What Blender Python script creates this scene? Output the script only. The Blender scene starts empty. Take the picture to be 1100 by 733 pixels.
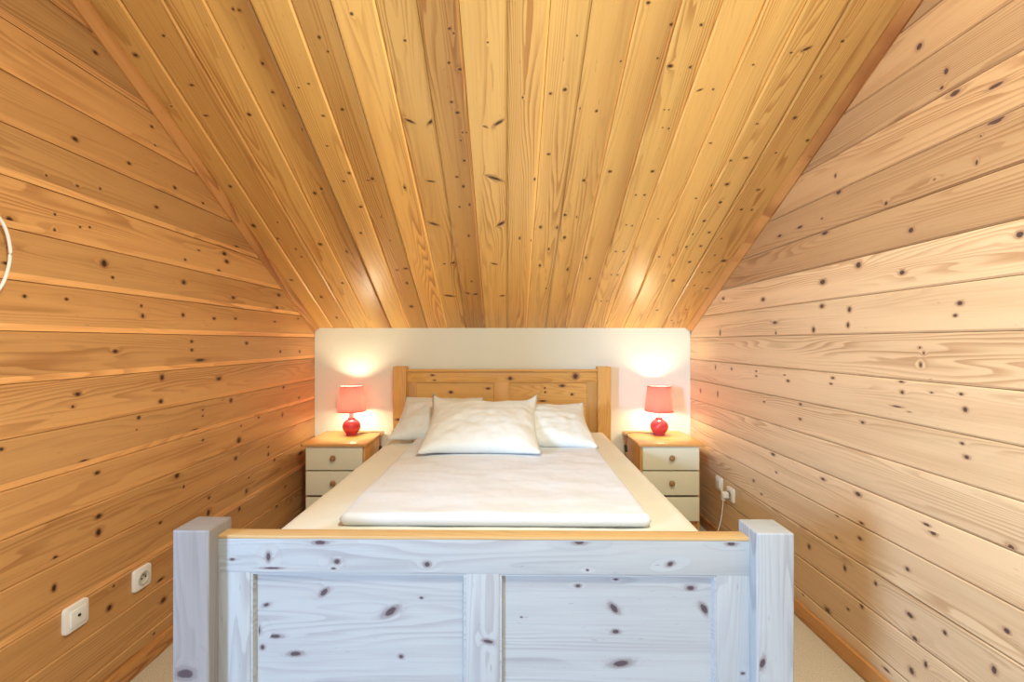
import bpy, bmesh, math, random
from mathutils import Vector, Matrix, noise as mnoise

PI = math.pi
scene = bpy.context.scene
COL = scene.collection

# ---------------------------------------------------------------- room sizes (metres)
EYE = 1.265                 # camera height
X_LEFT, X_RIGHT = -1.418, 1.346
Y_BACK = 3.35               # knee wall
Z_KNEE = 1.364
PITCH = 0.558               # roof rise per metre
SL = math.sqrt(1 + PITCH * PITCH)
Y_FLAT = 0.42               # where the slope meets the flat collar ceiling
Z_TOP = Z_KNEE + PITCH * (Y_BACK - Y_FLAT)
Y_FRONT = -3.0
X_FAR = -3.3
Y_RETURN = 0.55             # the left wall ends here and the room opens out

# knots in the boards, metres along each surface
KNOTS_LEFT= [(1.567,2.26,.0124,.008),(1.493,1.929,.0129,.0092),(1.706,1.933,.0105,.007),(1.832,2.054,.0073,.0056),(1.815,2.122,.0095,.0074),(1.941,1.921,.0109,.0079),(1.4,1.776,.0042,.0043),(1.501,1.778,.0065,.0046),(1.585,1.797,.0054,.0049),(1.839,1.808,.0122,.0075),(2.12,1.909,.0097,.0065),(1.426,1.663,.0044,.0044),(1.296,1.605,.0109,.0106),(1.294,1.531,.0048,.0066),(1.286,1.486,.0095,.0053),(1.425,1.609,.0044,.0087),(1.51,1.645,.0049,.0046),(1.545,1.653,.0052,.0047),(1.6,1.539,.0148,.0164),(1.635,1.495,.0077,.0067),(1.994,1.524,.0143,.0122),(2.003,1.625,.0087,.0061),(2.092,1.684,.0095,.0043),(2.281,1.703,.0188,.014),(2.3,1.669,.0191,.0118),(2.237,1.594,.0144,.0091),(2.382,1.758,.0205,.0097),(2.355,1.492,.0176,.0106),(1.337,1.398,.0064,.0068),(1.464,1.401,.0077,.006),(1.763,1.403,.0067,.0072),(1.77,1.365,.009,.0109),(1.99,1.381,.0103,.0102),(2.201,1.376,.0126,.009),(2.374,1.384,.0122,.0073),(2.774,1.386,.0166,.0057),(2.823,1.553,.023,.0115),(2.8,1.473,.0204,.0115),(3.082,1.42,.0137,.0063),(1.646,1.229,.0137,.0084),(2.044,1.265,.0108,.0084),(2.045,1.227,.0109,.0084),(2.098,1.179,.0381,.0086),(2.474,1.256,.0159,.0111),(2.842,1.202,.0116,.0116),(3.109,1.196,.0139,.0127),(1.869,1.117,.0126,.0153),(1.862,1.02,.0125,.0114),(2.237,1.082,.0216,.0114),(1.502,1.091,.013,.0086),(1.485,1.052,.0064,.0061),(1.751,.972,.0097,.009),(1.741,.927,.0044,.004),(2.335,.962,.0141,.0143),(2.119,.946,.0078,.0052),(2.119,.918,.0078,.0052),(2.884,.978,.0156,.0147),(3.096,.883,.0166,.0076),(2.595,.837,.0126,.0106),(2.869,.802,.0142,.0176),(1.275,.963,.007,.0065),(1.573,.811,.0125,.008),(1.524,.854,.0167,.0047),(2.119,.806,.0097,.0065),(2.067,.853,.0247,.0042),(2.423,.816,.0085,.0059),(2.403,.743,.0208,.0197),(1.953,.689,.0165,.014),(1.994,.629,.0069,.0082),(2.376,.655,.0147,.0121),(2.7,.638,.0126,.0083),(2.7,.593,.0126,.0166),(1.579,.658,.0144,.0103),(2.163,.521,.0101,.008),(2.771,.542,.0133,.0102),(2.497,.518,.009,.0061),(2.474,.451,.0106,.0152),(2.408,.378,.0125,.0123),(2.158,.453,.0134,.0177),(2.905,.338,.0122,.0071),(2.796,.26,.0135,.0172),(3.118,.5,.0421,.0128),(1.578,.603,.0126,.0161),(1.859,.525,.01,.0076),(1.427,.573,.0088,.0088),(1.423,.494,.0088,.0146),(1.621,.316,.0133,.0133),(1.639,.384,.0058,.005),(1.86,.284,.02,.0114),(1.875,.199,.0177,.0134),(1.825,.093,.0072,.0056)]
KNOTS_RIGHT= [(1.487,2.229,.0151,.0152),(1.396,2.094,.0104,.0143),(1.41,2.051,.0091,.0072),(1.368,2.012,.0228,.0112),(1.253,1.874,.0334,.0128),(1.254,1.97,.0287,.0077),(1.849,1.877,.0208,.017),(1.867,1.945,.0079,.0115),(1.294,1.849,.004,.004),(1.305,1.778,.0052,.0107),(1.617,1.756,.0099,.0099),(1.434,1.776,.0047,.004),(1.947,1.791,.0086,.006),(1.517,1.636,.014,.0124),(1.928,1.725,.0282,.0118),(2.093,1.791,.0266,.0086),(2.249,1.787,.0231,.0092),(1.195,1.546,.013,.0122),(1.744,1.558,.0185,.016),(1.942,1.519,.0229,.0159),(1.551,1.5,.0146,.0111),(2.395,1.486,.0218,.0137),(2.837,1.533,.0183,.0116),(1.354,1.379,.0125,.0097),(1.368,1.343,.0085,.007),(1.947,1.416,.0173,.0119),(2.001,1.316,.0122,.0164),(1.791,1.391,.0122,.0146),(1.798,1.33,.0098,.0147),(2.289,1.36,.0239,.0094),(2.281,1.305,.0079,.014),(2.878,1.319,.0126,.0235),(1.485,1.245,.005,.0046),(1.471,1.227,.0049,.006),(1.482,1.189,.0067,.0121),(2.461,1.104,.012,.0065),(2.461,1.078,.012,.0065),(2.182,1.076,.0145,.0089),(2.209,1.102,.0111,.0045),(1.882,1.114,.0118,.0077),(1.892,1.089,.0109,.0058),(1.553,1.132,.0128,.0079),(1.551,1.092,.0091,.0079),(1.525,1.034,.0124,.0078),(1.572,1.04,.0263,.004),(1.35,1.109,.0083,.0055),(1.338,1.065,.0095,.0109),(1.444,1.103,.0063,.004),(2.09,.977,.0133,.0085),(2.093,.908,.0133,.0086),(2.386,.949,.0112,.0073),(1.724,.958,.0113,.0071),(2.912,.929,.0103,.0238),(3.172,.921,.0122,.0195),(2.942,1.098,.0105,.0181),(2.731,1.1,.0113,.0112),(1.347,.963,.0083,.0055),(1.333,.926,.0108,.0082),(1.216,.71,.0112,.0099),(1.438,.661,.0157,.0118),(1.461,.677,.0162,.006),(1.94,.678,.0172,.0079),(1.746,.679,.0185,.0107),(2.305,.695,.0202,.0118),(2.277,.61,.0095,.007),(1.856,.558,.0131,.0057),(1.729,.575,.0136,.0064),(1.861,.463,.0105,.0076),(1.738,.513,.0138,.0089),(2.03,.35,.0125,.0145),(1.815,.39,.0125,.0093),(1.815,.36,.01,.0148),(1.663,.38,.0092,.0102),(1.531,.499,.0107,.0094),(1.798,.207,.0098,.0074),(1.728,.261,.0113,.0141),(1.913,.132,.0222,.0196),(1.521,.35,.0176,.0109),(1.4,.369,.0089,.01),(1.503,.282,.0137,.0123),(1.464,.226,.0081,.015),(1.615,.099,.0198,.0066),(1.515,.168,.014,.0155),(1.226,.485,.0114,.01),(1.258,.357,.0096,.0154),(2.071,.114,.0078,.0085),(2.411,.456,.0132,.0074),(2.487,.504,.0141,.0102)]
KNOTS_CEILING= [(1.329,-1.333,.0088,.009,0),(1.062,-1.351,.0147,.0124,0),(1.087,-1.212,.0058,.0059,0),(.962,-1.267,.0079,.0077,0),(.875,-1.201,.0084,.0063,0),(.807,-1.197,.007,.0065,0),(.916,-1.048,.0109,.013,0),(1.287,-.942,.0103,.0091,0),(1.315,-.9,.0101,.0068,0),(1.36,-.778,.0059,.0066,0),(1.408,-.737,.0056,.0087,0),(1.375,-.637,.0077,.0088,0),(1.365,-.662,.0039,.0066,0),(1.197,-.742,.0067,.0104,0),(1.006,-.795,.0076,.0091,0),(1.127,-.655,.0047,.0048,0),(.948,-.649,.0053,.0052,0),(.854,-.918,.0085,.008,0),(.401,-1.226,.0135,.011,0),(.146,-1.209,.013,.0099,0),(.553,-.632,.0137,.0088,0),(.287,-.653,.0161,.0158,0),(.698,-.611,.0094,.0168,0),(.683,-.668,.0063,.0084,0),(.553,-1.039,.0103,.0088,0),(.584,-1.348,.0101,.0116,0),(1.322,-.495,.0101,.0067,0),(1.36,-.363,.0047,.0221,8),(1.386,-.237,.0057,.0088,0),(1.329,-.212,.0088,.0081,0),(1.378,-.061,.0085,.0439,20),(1.197,-.242,.0067,.0057,0),(1.212,-.19,.0088,.0061,0),(.985,-.211,.0093,.0076,0),(1.076,-.389,.0078,.0296,20),(1.078,-.033,.0097,.0295,-35),(.756,-.312,.0085,.0248,-20),(.744,-.374,.0061,.0083,0),(.744,-.077,.0061,.0221,15),(.414,-.381,.0097,.0367,10),(.414,-.034,.0075,.0183,-10),(.571,-.223,.0081,.007,0),(.443,-.258,.0073,.0182,20),(.433,-.208,.0089,.0182,-15),(1.373,.143,.0085,.0088,0),(.965,.067,.0105,.0051,0),(1.052,.177,.0109,.0089,0),(1.048,.269,.0089,.009,0),(1.141,.295,.0092,.0144,0),(.971,.314,.0115,.0102,0),(1.365,.363,.0078,.0088,0),(.948,.143,.0053,.0052,0),(.875,.235,.01,.0069,0),(.728,.194,.0111,.0083,0),(.801,.459,.0088,.0081,0),(.691,.364,.0126,.0073,0),(.599,.513,.0087,.0075,0),(.495,.249,.0071,.006,0),(1.417,.476,.0075,.0108,0),(1.069,.631,.0049,.0049,0),(1.062,.664,.0059,.0059,0),(1.127,.36,.0047,.004,0),(1.276,.631,.005,.0055,0),(1.276,.674,.0054,.0069,0),(1.418,.673,.0074,.0095,0),(1.114,.787,.0038,.0049,0),(1.254,.934,.0042,.0069,0),(1.336,.984,.008,.0067,0),(1.342,1.051,.0079,.0111,0),(1.227,1.066,.0087,.0093,0),(1.098,1.034,.0086,.0088,0),(1.011,1.094,.0076,.0101,0),(.901,1.089,.0082,.0094,0),(.894,1.01,.0083,.0079,0),(.997,1.011,.0077,.0051,0),(.761,1.075,.009,.0099,0),(.825,.957,.0069,.0054,0),(.579,1.035,.0135,.0116,0),(1.308,1.216,.0049,.0113,0),(1.179,1.193,.0067,.0085,0),(1.177,1.247,.0054,.0057,0),(.962,1.18,.0063,.0051,0),(.821,1.2,.0069,.0065,0),(.771,1.272,.012,.0192,0),(.661,1.185,.0064,.0068,0),(.666,1.227,.0064,.0085,0),(.495,1.279,.0085,.0149,0),(.529,1.186,.007,.0077,0),(.247,1.229,.0082,.0077,0),(.241,1.032,.0082,.0096,0),(.107,1.177,.0071,.008,0),(.854,.62,.0057,.008,0),(.854,.665,.0057,.008,0),(.637,.638,.0065,.0069,0),(.637,.675,.0065,.0069,0),(.352,.628,.0062,.005,0),(.352,.666,.0062,.005,0),(.807,.882,.0058,.0081,0),(2.004,-1.208,.0043,.0072,0),(1.938,-1.353,.0069,.0102,0),(1.827,-1.216,.0046,.0108,0),(1.699,-1.236,.0044,.0115,0),(1.798,-.918,.0053,.0073,0),(1.704,-1.056,.0072,.0095,0),(2.087,-.918,.0049,.0078,0),(2.084,-.901,.0039,.0063,0),(1.909,-.905,.0071,.0069,0),(1.74,-1.351,.0042,.0056,0),(1.743,-.898,.0056,.004,0),(2.073,-.527,.0049,.0063,0),(1.999,-.663,.0064,.0066,0),(1.951,-.649,.0041,.005,0),(1.832,-.764,.0033,.0064,0),(1.817,-.808,.0031,.0043,0),(1.698,-.756,.0044,.0076,0),(1.726,-.668,.0057,.0083,0),(1.554,-.789,.004,.0061,0),(1.635,-.855,.0062,.0047,0),(1.988,-.363,.0043,.0059,0),(2.027,-.201,.0037,.0065,0),(2.012,-.187,.003,.004,0),(1.911,-.216,.0047,.0062,0),(1.887,-.173,.006,.0139,0),(1.758,-.223,.0055,.0067,0),(1.712,-.203,.0057,.0095,0),(1.621,-.187,.0047,.0087,0),(1.621,-.168,.0037,.0059,0),(1.582,-.201,.0042,.0052,0),(1.478,-.195,.0064,.0076,0),(1.982,-.07,.003,.0043,0),(1.675,-.405,.0059,.0232,25),(1.674,-.314,.0071,.027,-35),(1.667,-.036,.0072,.0271,-30),(1.649,-.094,.003,.0117,15),(1.777,.061,.004,.0048,0),(1.793,.169,.0053,.0066,0),(1.809,.224,.0073,.0091,0),(2.004,.245,.003,.0043,0),(1.731,.283,.0042,.0049,0),(1.719,.362,.0057,.0068,0),(1.512,.184,.0052,.0091,0),(1.916,.418,.0033,.0041,0),(2.106,.468,.0048,.0077,0),(2.04,.566,.0051,.009,0),(2.039,.668,.0045,.0064,0),(1.927,.55,.0035,.0044,0),(1.899,.605,.0067,.0121,0),(1.895,.681,.0048,.0062,0),(1.807,.749,.0039,.0127,-20),(1.81,.8,.0039,.0054,0),(1.725,.636,.003,.004,0),(1.725,.654,.003,.004,0),(1.644,.653,.003,.004,0),(1.64,.68,.004,.0051,0),(1.569,.884,.0033,.0073,0),(1.478,1.01,.0053,.0063,0),(1.904,.911,.0036,.0052,0),(1.947,1.028,.0034,.0061,0),(1.96,1.077,.0056,.0184,-25),(1.986,1.189,.0048,.0073,0),(1.689,1.184,.0073,.0084,0),(1.662,1.041,.0036,.0058,0),(1.519,1.194,.0044,.0062,0),(1.492,1.073,.0052,.0105,0),(1.582,1.298,.0065,.0081,0),(1.859,1.189,.005,.004,0),(1.568,.886,.0033,.0041,0)]
KNOTS_FOOT= [(-.418,.746,.0167,.006,0),(-.552,.708,.006,.012,0),(-.646,.701,.0072,.0036,0),(-.374,.697,.0084,.0072,0),(-.383,.679,.006,.0029,0),(-.141,.691,.0084,.0072,0),(-.542,.679,.0239,.0029,0),(-.412,.611,.0144,.0072,45),(-.564,.577,.0084,.0048,20),(-.238,.562,.0215,.0096,35),(-.158,.598,.0048,.0036,0),(-.541,.495,.0167,.0053,0),(-.574,.466,.006,.0072,0),(-.487,.45,.0167,.0067,5),(-.211,.445,.006,.006,0),(-.585,.511,.006,.012,0),(.25,.751,.0144,.0072,0),(.637,.749,.012,.006,0),(.482,.696,.0096,.006,30),(.271,.679,.0036,.0029,0),(.346,.65,.006,.0036,0),(.248,.632,.0072,.0048,0),(.538,.628,.0108,.0072,0),(.341,.575,.0156,.0084,-50),(.573,.575,.0167,.0084,-60),(.346,.514,.0096,.006,0),(.36,.432,.0239,.0096,10),(.102,.55,.0031,.0024,0),(.667,.417,.006,.0036,0),(.016,.493,.0144,.0053,-10)]
KNOTS_FOOTPOST= [(-.744,.43,.0255,.0139,0),(.697,.469,.007,.0139,-20)]
KNOTS_HEAD= [(-.5,1.022,.0133,.0066,0),(-.485,.986,.01,.0047,0),(-.369,.899,.0133,.01,0),(-.1,.926,.0146,.0086,0),(.06,.999,.0153,.012,0),(-.007,.82,.0066,.0133,0),(.481,1.026,.0166,.008,0),(.528,1.015,.0199,.0213,0),(.435,.946,.0199,.01,0),(.309,.929,.0066,.0066,0),(.312,.9,.0066,.0066,0),(.505,.884,.01,.0086,0),(.294,.836,.0233,.0066,0),(.632,.851,.0066,.0086,0)]
KNOTS_HEADPOST= [(-.736,.707,.0232,.0066,0)]
CEILING_JOINTS= [-1.473, -1.281, -1.137, -1.0, -.853, -.716, -.586, -.438, -.301, -.161, .0, .144, .281, .438, .58, .715, .855, .993, 1.137, 1.37]

KEY = (120.0, (0.38, 0.60, 0.95))
FILL = (80.0, (0.34, 0.42, 0.54))
TOP = (74.0, (0.97, 1.0, 0.86))  # added overhead fill lamp, out of view
LAMP = (240.0, (1.0, 0.92, 0.60))
EXPO = 0.05


# ---------------------------------------------------------------- node helpers
class NT:
    def __init__(self, name):
        self.mat = bpy.data.materials.new(name)
        self.mat.use_nodes = True
        self.nt = self.mat.node_tree
        self.nt.nodes.clear()
    def n(self, typ, **kw):
        nd = self.nt.nodes.new(typ)
        for k, v in kw.items():
            setattr(nd, k, v)
        return nd
    def put(self, sock, v):
        if v is None:
            return
        if hasattr(v, 'is_linked') or isinstance(v, bpy.types.NodeSocket):
            self.nt.links.new(v, sock)
        else:
            sock.default_value = v
    def math(self, op, a, b=None, c=None, clamp=False):
        nd = self.n('ShaderNodeMath', operation=op, use_clamp=clamp)
        for i, v in enumerate((a, b, c)):
            if v is not None:
                self.put(nd.inputs[i], v)
        return nd.outputs[0]
    def ramp(self, v, lo, hi, a=0.0, b=1.0):
        nd = self.n('ShaderNodeMapRange', interpolation_type='SMOOTHSTEP')
        self.put(nd.inputs['Value'], v)
        nd.inputs['From Min'].default_value = lo
        nd.inputs['From Max'].default_value = hi
        nd.inputs['To Min'].default_value = a
        nd.inputs['To Max'].default_value = b
        return nd.outputs[0]
    def mix(self, f, a, b, mode='MIX'):
        nd = self.n('ShaderNodeMix', data_type='RGBA', blend_type=mode)
        self.put(nd.inputs[0], f)
        self.put(nd.inputs[6], a)
        self.put(nd.inputs[7], b)
        return nd.outputs[2]
    def xyz(self, x, y, z):
        nd = self.n('ShaderNodeCombineXYZ')
        for i, v in enumerate((x, y, z)):
            self.put(nd.inputs[i], v)
        return nd.outputs[0]
    def noise(self, vec, scale, detail=2.0, rough=0.5, dim='3D'):
        nd = self.n('ShaderNodeTexNoise', noise_dimensions=dim)
        self.put(nd.inputs['Vector'], vec)
        nd.inputs['Scale'].default_value = scale
        nd.inputs['Detail'].default_value = detail
        nd.inputs['Roughness'].default_value = rough
        return nd.outputs[0]
    def principled(self, color, rough=0.5, spec=0.5, **kw):
        p = self.n('ShaderNodeBsdfPrincipled')
        self.put(p.inputs['Base Color'], color)
        self.put(p.inputs['Roughness'], rough)
        self.put(p.inputs['Specular IOR Level'], spec)
        for k, v in kw.items():
            self.put(p.inputs[k.replace('_', ' ')], v)
        return p
    def out(self, shader):
        o = self.n('ShaderNodeOutputMaterial')
        self.nt.links.new(shader, o.inputs[0])
        return self.mat

def rgba(c):
    return (c[0], c[1], c[2], 1.0)

def wood(name, early, late, knot_col, halo_col, rough=0.4, ring=0.55, spec=0.4, coat=0.0, freq=48.0, fld=20.0):
    m = NT(name)
    at = m.n('ShaderNodeAttribute', attribute_name='grain')
    sp = m.n('ShaderNodeSeparateXYZ')
    m.nt.links.new(at.outputs['Vector'], sp.inputs[0])
    u, v, r = sp.outputs
    kn = m.n('ShaderNodeAttribute', attribute_name='knot').outputs['Fac']
    tn = m.n('ShaderNodeAttribute', attribute_name='tone').outputs['Color']
    # growth rings cut lengthwise: contours of a field stretched along the board
    field = m.noise(m.xyz(m.math('MULTIPLY', u, 0.55), m.math('MULTIPLY', v, 7.0), r), 1.0, 2.0, 0.45)
    f1 = m.math('MULTIPLY', field, fld)
    f2 = m.math('MULTIPLY', v, freq)
    f3 = m.math('MULTIPLY', kn, 2.2)
    wob = m.math('MULTIPLY', m.noise(m.xyz(m.math('MULTIPLY', u, 5.0), m.math('MULTIPLY', v, 30.0), r), 1.0, 2.0), 0.7)
    ph = m.math('ADD', m.math('ADD', f1, f2), m.math('ADD', f3, wob))
    saw = m.math('FRACT', ph)
    ringm = m.math('MULTIPLY', m.ramp(saw, 0.25, 0.86), m.ramp(saw, 1.0, 0.9))
    mask = m.ramp(m.noise(m.xyz(m.math('MULTIPLY', u, 0.8), m.math('MULTIPLY', v, 11.0), r), 1.0, 2.0), 0.36, 0.66, 0.08, 1.0)
    ringf = m.math('MULTIPLY', m.math('MULTIPLY', ringm, mask), ring)
    fine = m.noise(m.xyz(m.math('MULTIPLY', u, 4.0), m.math('MULTIPLY', v, 300.0), r), 1.0, 3.0, 0.6)
    broad = m.noise(m.xyz(m.math('MULTIPLY', u, 1.1), m.math('MULTIPLY', v, 14.0), r), 1.0, 3.0, 0.5)
    fac = m.math('ADD', ringf, m.math('MULTIPLY', m.math('SUBTRACT', fine, 0.5), 0.55), clamp=False)
    fac = m.math('ADD', fac, m.math('MULTIPLY', m.math('SUBTRACT', broad, 0.45), 1.0), clamp=True)
    col = m.mix(fac, rgba(early), rgba(late))
    col = m.mix(1.0, col, tn, 'MULTIPLY')
    # little dark resin specks along the grain
    spk = m.noise(m.xyz(m.math('MULTIPLY', u, 26.0), m.math('MULTIPLY', v, 190.0), r), 1.0, 1.0)
    col = m.mix(m.ramp(spk, 0.74, 0.82, 0.0, 0.55), col, rgba(halo_col))
    # knots
    kj = m.math('ADD', kn, m.math('MULTIPLY', m.math('SUBTRACT', m.noise(m.xyz(m.math('MULTIPLY', u, 130.0), m.math('MULTIPLY', v, 130.0), r), 1.0, 2.0), 0.5), 0.35))
    gate = m.ramp(kn, 0.0, 0.12)
    col = m.mix(m.math('MULTIPLY', m.ramp(kj, 0.12, 0.6, 0.0, 0.7), gate), col, rgba(halo_col))
    col = m.mix(m.math('MULTIPLY', m.ramp(kj, 0.68, 0.95, 0.0, 0.95), gate), col, rgba(knot_col))
    rg = m.math('ADD', m.math('MULTIPLY', broad, 0.12), rough - 0.06)
    bp = m.n('ShaderNodeBump')
    bp.inputs['Strength'].default_value = 0.12
    bp.inputs['Distance'].default_value = 0.002
    m.put(bp.inputs['Height'], m.math('SUBTRACT', m.math('MULTIPLY', broad, 0.6), m.math('MULTIPLY', ringf, 0.35)))
    p = m.principled(col, rg, spec, Normal=bp.outputs[0], Coat_Weight=coat, Coat_Roughness=0.22)
    return m.out(p.outputs[0])

def plain(name, color, rough=0.5, spec=0.4, var=0.05, scale=30.0, bump=0.0, bscale=200.0, **kw):
    m = NT(name)
    tc = m.n('ShaderNodeTexCoord').outputs['Object']
    nz = m.noise(tc, scale, 3.0)
    dark = tuple(c * (1 - var * 2) for c in color)
    col = m.mix(nz, rgba(dark), rgba(tuple(min(1, c * (1 + var)) for c in color)))
    if bump:
        bp = m.n('ShaderNodeBump')
        bp.inputs['Strength'].default_value = bump
        bp.inputs['Distance'].default_value = 0.003
        m.put(bp.inputs['Height'], m.noise(tc, bscale, 3.0))
        kw['Normal'] = bp.outputs[0]
    p = m.principled(col, rough, spec, **kw)
    return m.out(p.outputs[0])

def cloth(name, color, weave=900.0, crease=7.0, cb=0.35):
    m = NT(name)
    tc = m.n('ShaderNodeTexCoord').outputs['Object']
    nz = m.noise(tc, 4.0, 3.0)
    col = m.mix(nz, rgba(tuple(c * 0.94 for c in color)), rgba(color))
    wv = m.noise(tc, weave, 1.0)
    cr = m.noise(tc, crease, 4.0, 0.6)
    bp = m.n('ShaderNodeBump')
    bp.inputs['Strength'].default_value = cb
    bp.inputs['Distance'].default_value = 0.02
    m.put(bp.inputs['Height'], m.math('ADD', cr, m.math('MULTIPLY', wv, 0.03)))
    p = m.principled(col, 0.85, 0.15, Normal=bp.outputs[0], Sheen_Weight=0.15)
    return m.out(p.outputs[0])

PINE_KNOT = (0.030, 0.014, 0.010)
PINE_HALO = (0.20, 0.072, 0.026)
M = {}
M['pine_wall'] = wood('pine_cladding', (0.63, 0.345, 0.132), (0.33, 0.138, 0.045), PINE_KNOT, PINE_HALO, 0.42, 0.6, 0.4)
M['pine_light'] = wood('pale_pine_cladding', (0.71, 0.49, 0.280), (0.40, 0.210, 0.095), (0.075, 0.042, 0.040), (0.36, 0.19, 0.105), 0.42, 0.66, 0.4, freq=70.0, fld=24.0)  # daylight wash on the right wall, put into the wood colour
M['pine_ceiling'] = wood('pine_ceiling_boards', (0.86, 0.545, 0.170), (0.50, 0.225, 0.054), PINE_KNOT, PINE_HALO, 0.36, 0.75, 0.65, freq=52.0)
M['pine_trim'] = wood('pine_moulding', (0.56, 0.265, 0.080), (0.25, 0.080, 0.020), PINE_KNOT, PINE_HALO, 0.4, 0.7, 0.4)
M['pine_bed'] = wood('lacquered_pine', (0.74, 0.43, 0.125), (0.48, 0.22, 0.055), (0.06, 0.025, 0.02), (0.26, 0.10, 0.035), 0.38, 0.5, 0.4)
M['pine_edge'] = wood('bare_pine_edge', (0.52, 0.34, 0.15), (0.38, 0.20, 0.07), PINE_KNOT, PINE_HALO, 0.45, 0.4, 0.3)  # footboard's top edge, the same pine left without the daylight tint
M['pine_pale'] = wood('whitewashed_pine', (0.345, 0.36, 0.37), (0.215, 0.205, 0.215), (0.060, 0.040, 0.050), (0.17, 0.14, 0.145), 0.5, 0.5, 0.3)  # footboard pine with the cool daylight on it put into the colour
M['pine_top'] = wood('varnished_pine_top', (0.66, 0.36, 0.115), (0.48, 0.22, 0.06), PINE_KNOT, PINE_HALO, 0.25, 0.35, 0.5)
M['pine_knob'] = wood('turned_pine', (0.36, 0.20, 0.085), (0.24, 0.12, 0.05), PINE_KNOT, PINE_HALO, 0.4, 0.4, 0.4)
M['cream'] = plain('cream_paint', (0.76, 0.74, 0.56), 0.45, 0.4, 0.02, 8)
M['plaster'] = plain('white_plaster', (0.80, 0.83, 0.73), 0.8, 0.2, 0.015, 6, 0.08, 160)
M['sheet'] = cloth('cream_sheet', (0.79, 0.785, 0.70), cb=0.25)
M['linen'] = cloth('white_linen', (0.75, 0.79, 0.77), cb=0.28)
M['duvet'] = cloth('white_duvet', (0.70, 0.735, 0.78), crease=5.0, cb=0.3)
M['plastic'] = plain('white_plastic', (0.80, 0.80, 0.78), 0.3, 0.5, 0.01)
M['socket'] = plain('socket_well', (0.55, 0.55, 0.50), 0.4, 0.4, 0.02)
M['dark'] = plain('dark_slot', (0.03, 0.03, 0.03), 0.5, 0.3, 0.02)
M['cord'] = plain('dark_cord', (0.045, 0.035, 0.03), 0.5, 0.4, 0.02)
M['brass'] = plain('brass_pin', (0.55, 0.45, 0.25), 0.35, 0.5, 0.02, Metallic=1.0)
M['ceramic'] = plain('red_glazed_ceramic', (0.60, 0.055, 0.065), 0.16, 0.6, 0.10, 40)
M['white_holder'] = plain('white_lamp_holder', (0.85, 0.83, 0.78), 0.4, 0.4, 0.01)
M['white_frame'] = plain('white_window_paint', (0.8, 0.8, 0.78), 0.4, 0.4, 0.01)

def carpet():
    m = NT('beige_carpet')
    tc = m.n('ShaderNodeTexCoord').outputs['Object']
    a = m.noise(tc, 260.0, 3.0, 0.7)
    b = m.noise(tc, 45.0, 3.0, 0.6)
    c = m.mix(m.ramp(a, 0.3, 0.7), (0.40, 0.335, 0.24, 1), (0.68, 0.61, 0.49, 1))
    c = m.mix(m.ramp(b, 0.35, 0.7, 0.0, 0.3), c, (0.50, 0.43, 0.33, 1))
    bp = m.n('ShaderNodeBump')
    bp.inputs['Strength'].default_value = 0.6
    bp.inputs['Distance'].default_value = 0.004
    m.put(bp.inputs['Height'], a)
    return m.out(m.principled(c, 0.95, 0.1, Normal=bp.outputs[0]).outputs[0])
M['carpet'] = carpet()

def shade_mat():
    m = NT('pink_fabric_shade')
    tc = m.n('ShaderNodeTexCoord').outputs['Object']
    w = m.noise(tc, 500.0, 2.0)
    col = m.mix(w, (0.70, 0.13, 0.15, 1), (0.78, 0.19, 0.20, 1))
    d = m.n('ShaderNodeBsdfDiffuse'); m.put(d.inputs[0], col)
    t = m.n('ShaderNodeBsdfTranslucent'); m.put(t.inputs[0], m.mix(w, (0.96, 0.50, 0.46, 1), (0.98, 0.58, 0.53, 1)))
    mx = m.n('ShaderNodeMixShader'); mx.inputs[0].default_value = 0.46
    m.nt.links.new(d.outputs[0], mx.inputs[1]); m.nt.links.new(t.outputs[0], mx.inputs[2])
    return m.out(mx.outputs[0])
M['shade'] = shade_mat()

def emit(name, color, strength):
    m = NT(name)
    e = m.n('ShaderNodeEmission')
    e.inputs[0].default_value = rgba(color); e.inputs[1].default_value = strength
    return m.out(e.outputs[0])
M['bulb'] = emit('lit_bulb', LAMP[1], LAMP[0])

def glass():
    m = NT('window_glass')
    g = m.principled((0.9, 0.95, 1.0, 1), 0.02, 0.5, Transmission_Weight=1.0)
    return m.out(g.outputs[0])
M['glass'] = glass()

# ---------------------------------------------------------------- object helpers
def tag(o, label=None, cat=None, group=None, kind=None):
    if label: o['label'] = label
    if cat: o['category'] = cat
    if group: o['group'] = group
    if kind: o['kind'] = kind
    return o

def link(o, parent=None):
    COL.objects.link(o)
    if parent is not None:
        o.parent = parent
    return o

def empty(name, loc, rz=0.0):
    o = bpy.data.objects.new(name, None)
    o.empty_display_size = 0.1
    o.location = loc
    o.rotation_euler = (0, 0, rz)
    return link(o)

def copy_tree(o, parent=None):
    c = o.copy()
    link(c, parent)
    for ch in list(o.children):
        copy_tree(ch, c)
    return c

def from_bm(name, bm, mat, parent=None, smooth=False, angle=None, loc=None):
    me = bpy.data.meshes.new(name)
    bm.to_mesh(me)
    bm.free()
    mats = mat if isinstance(mat, (list, tuple)) else [mat]
    for x in mats:
        me.materials.append(x)
    if smooth or angle:
        for p in me.polygons:
            p.use_smooth = True
        if angle:
            try:
                me.set_sharp_from_angle(angle=math.radians(angle))
            except Exception:
                pass
    o = bpy.data.objects.new(name, me)
    if loc is not None:
        o.location = loc
    return link(o, parent)

RING = [(0.0, 1.0), (0.45, 1.0), (0.75, 0.88), (1.0, 0.62), (1.45, 0.26), (2.1, 0.08), (3.0, 0.0)]
RNG = random.Random(11)

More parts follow.
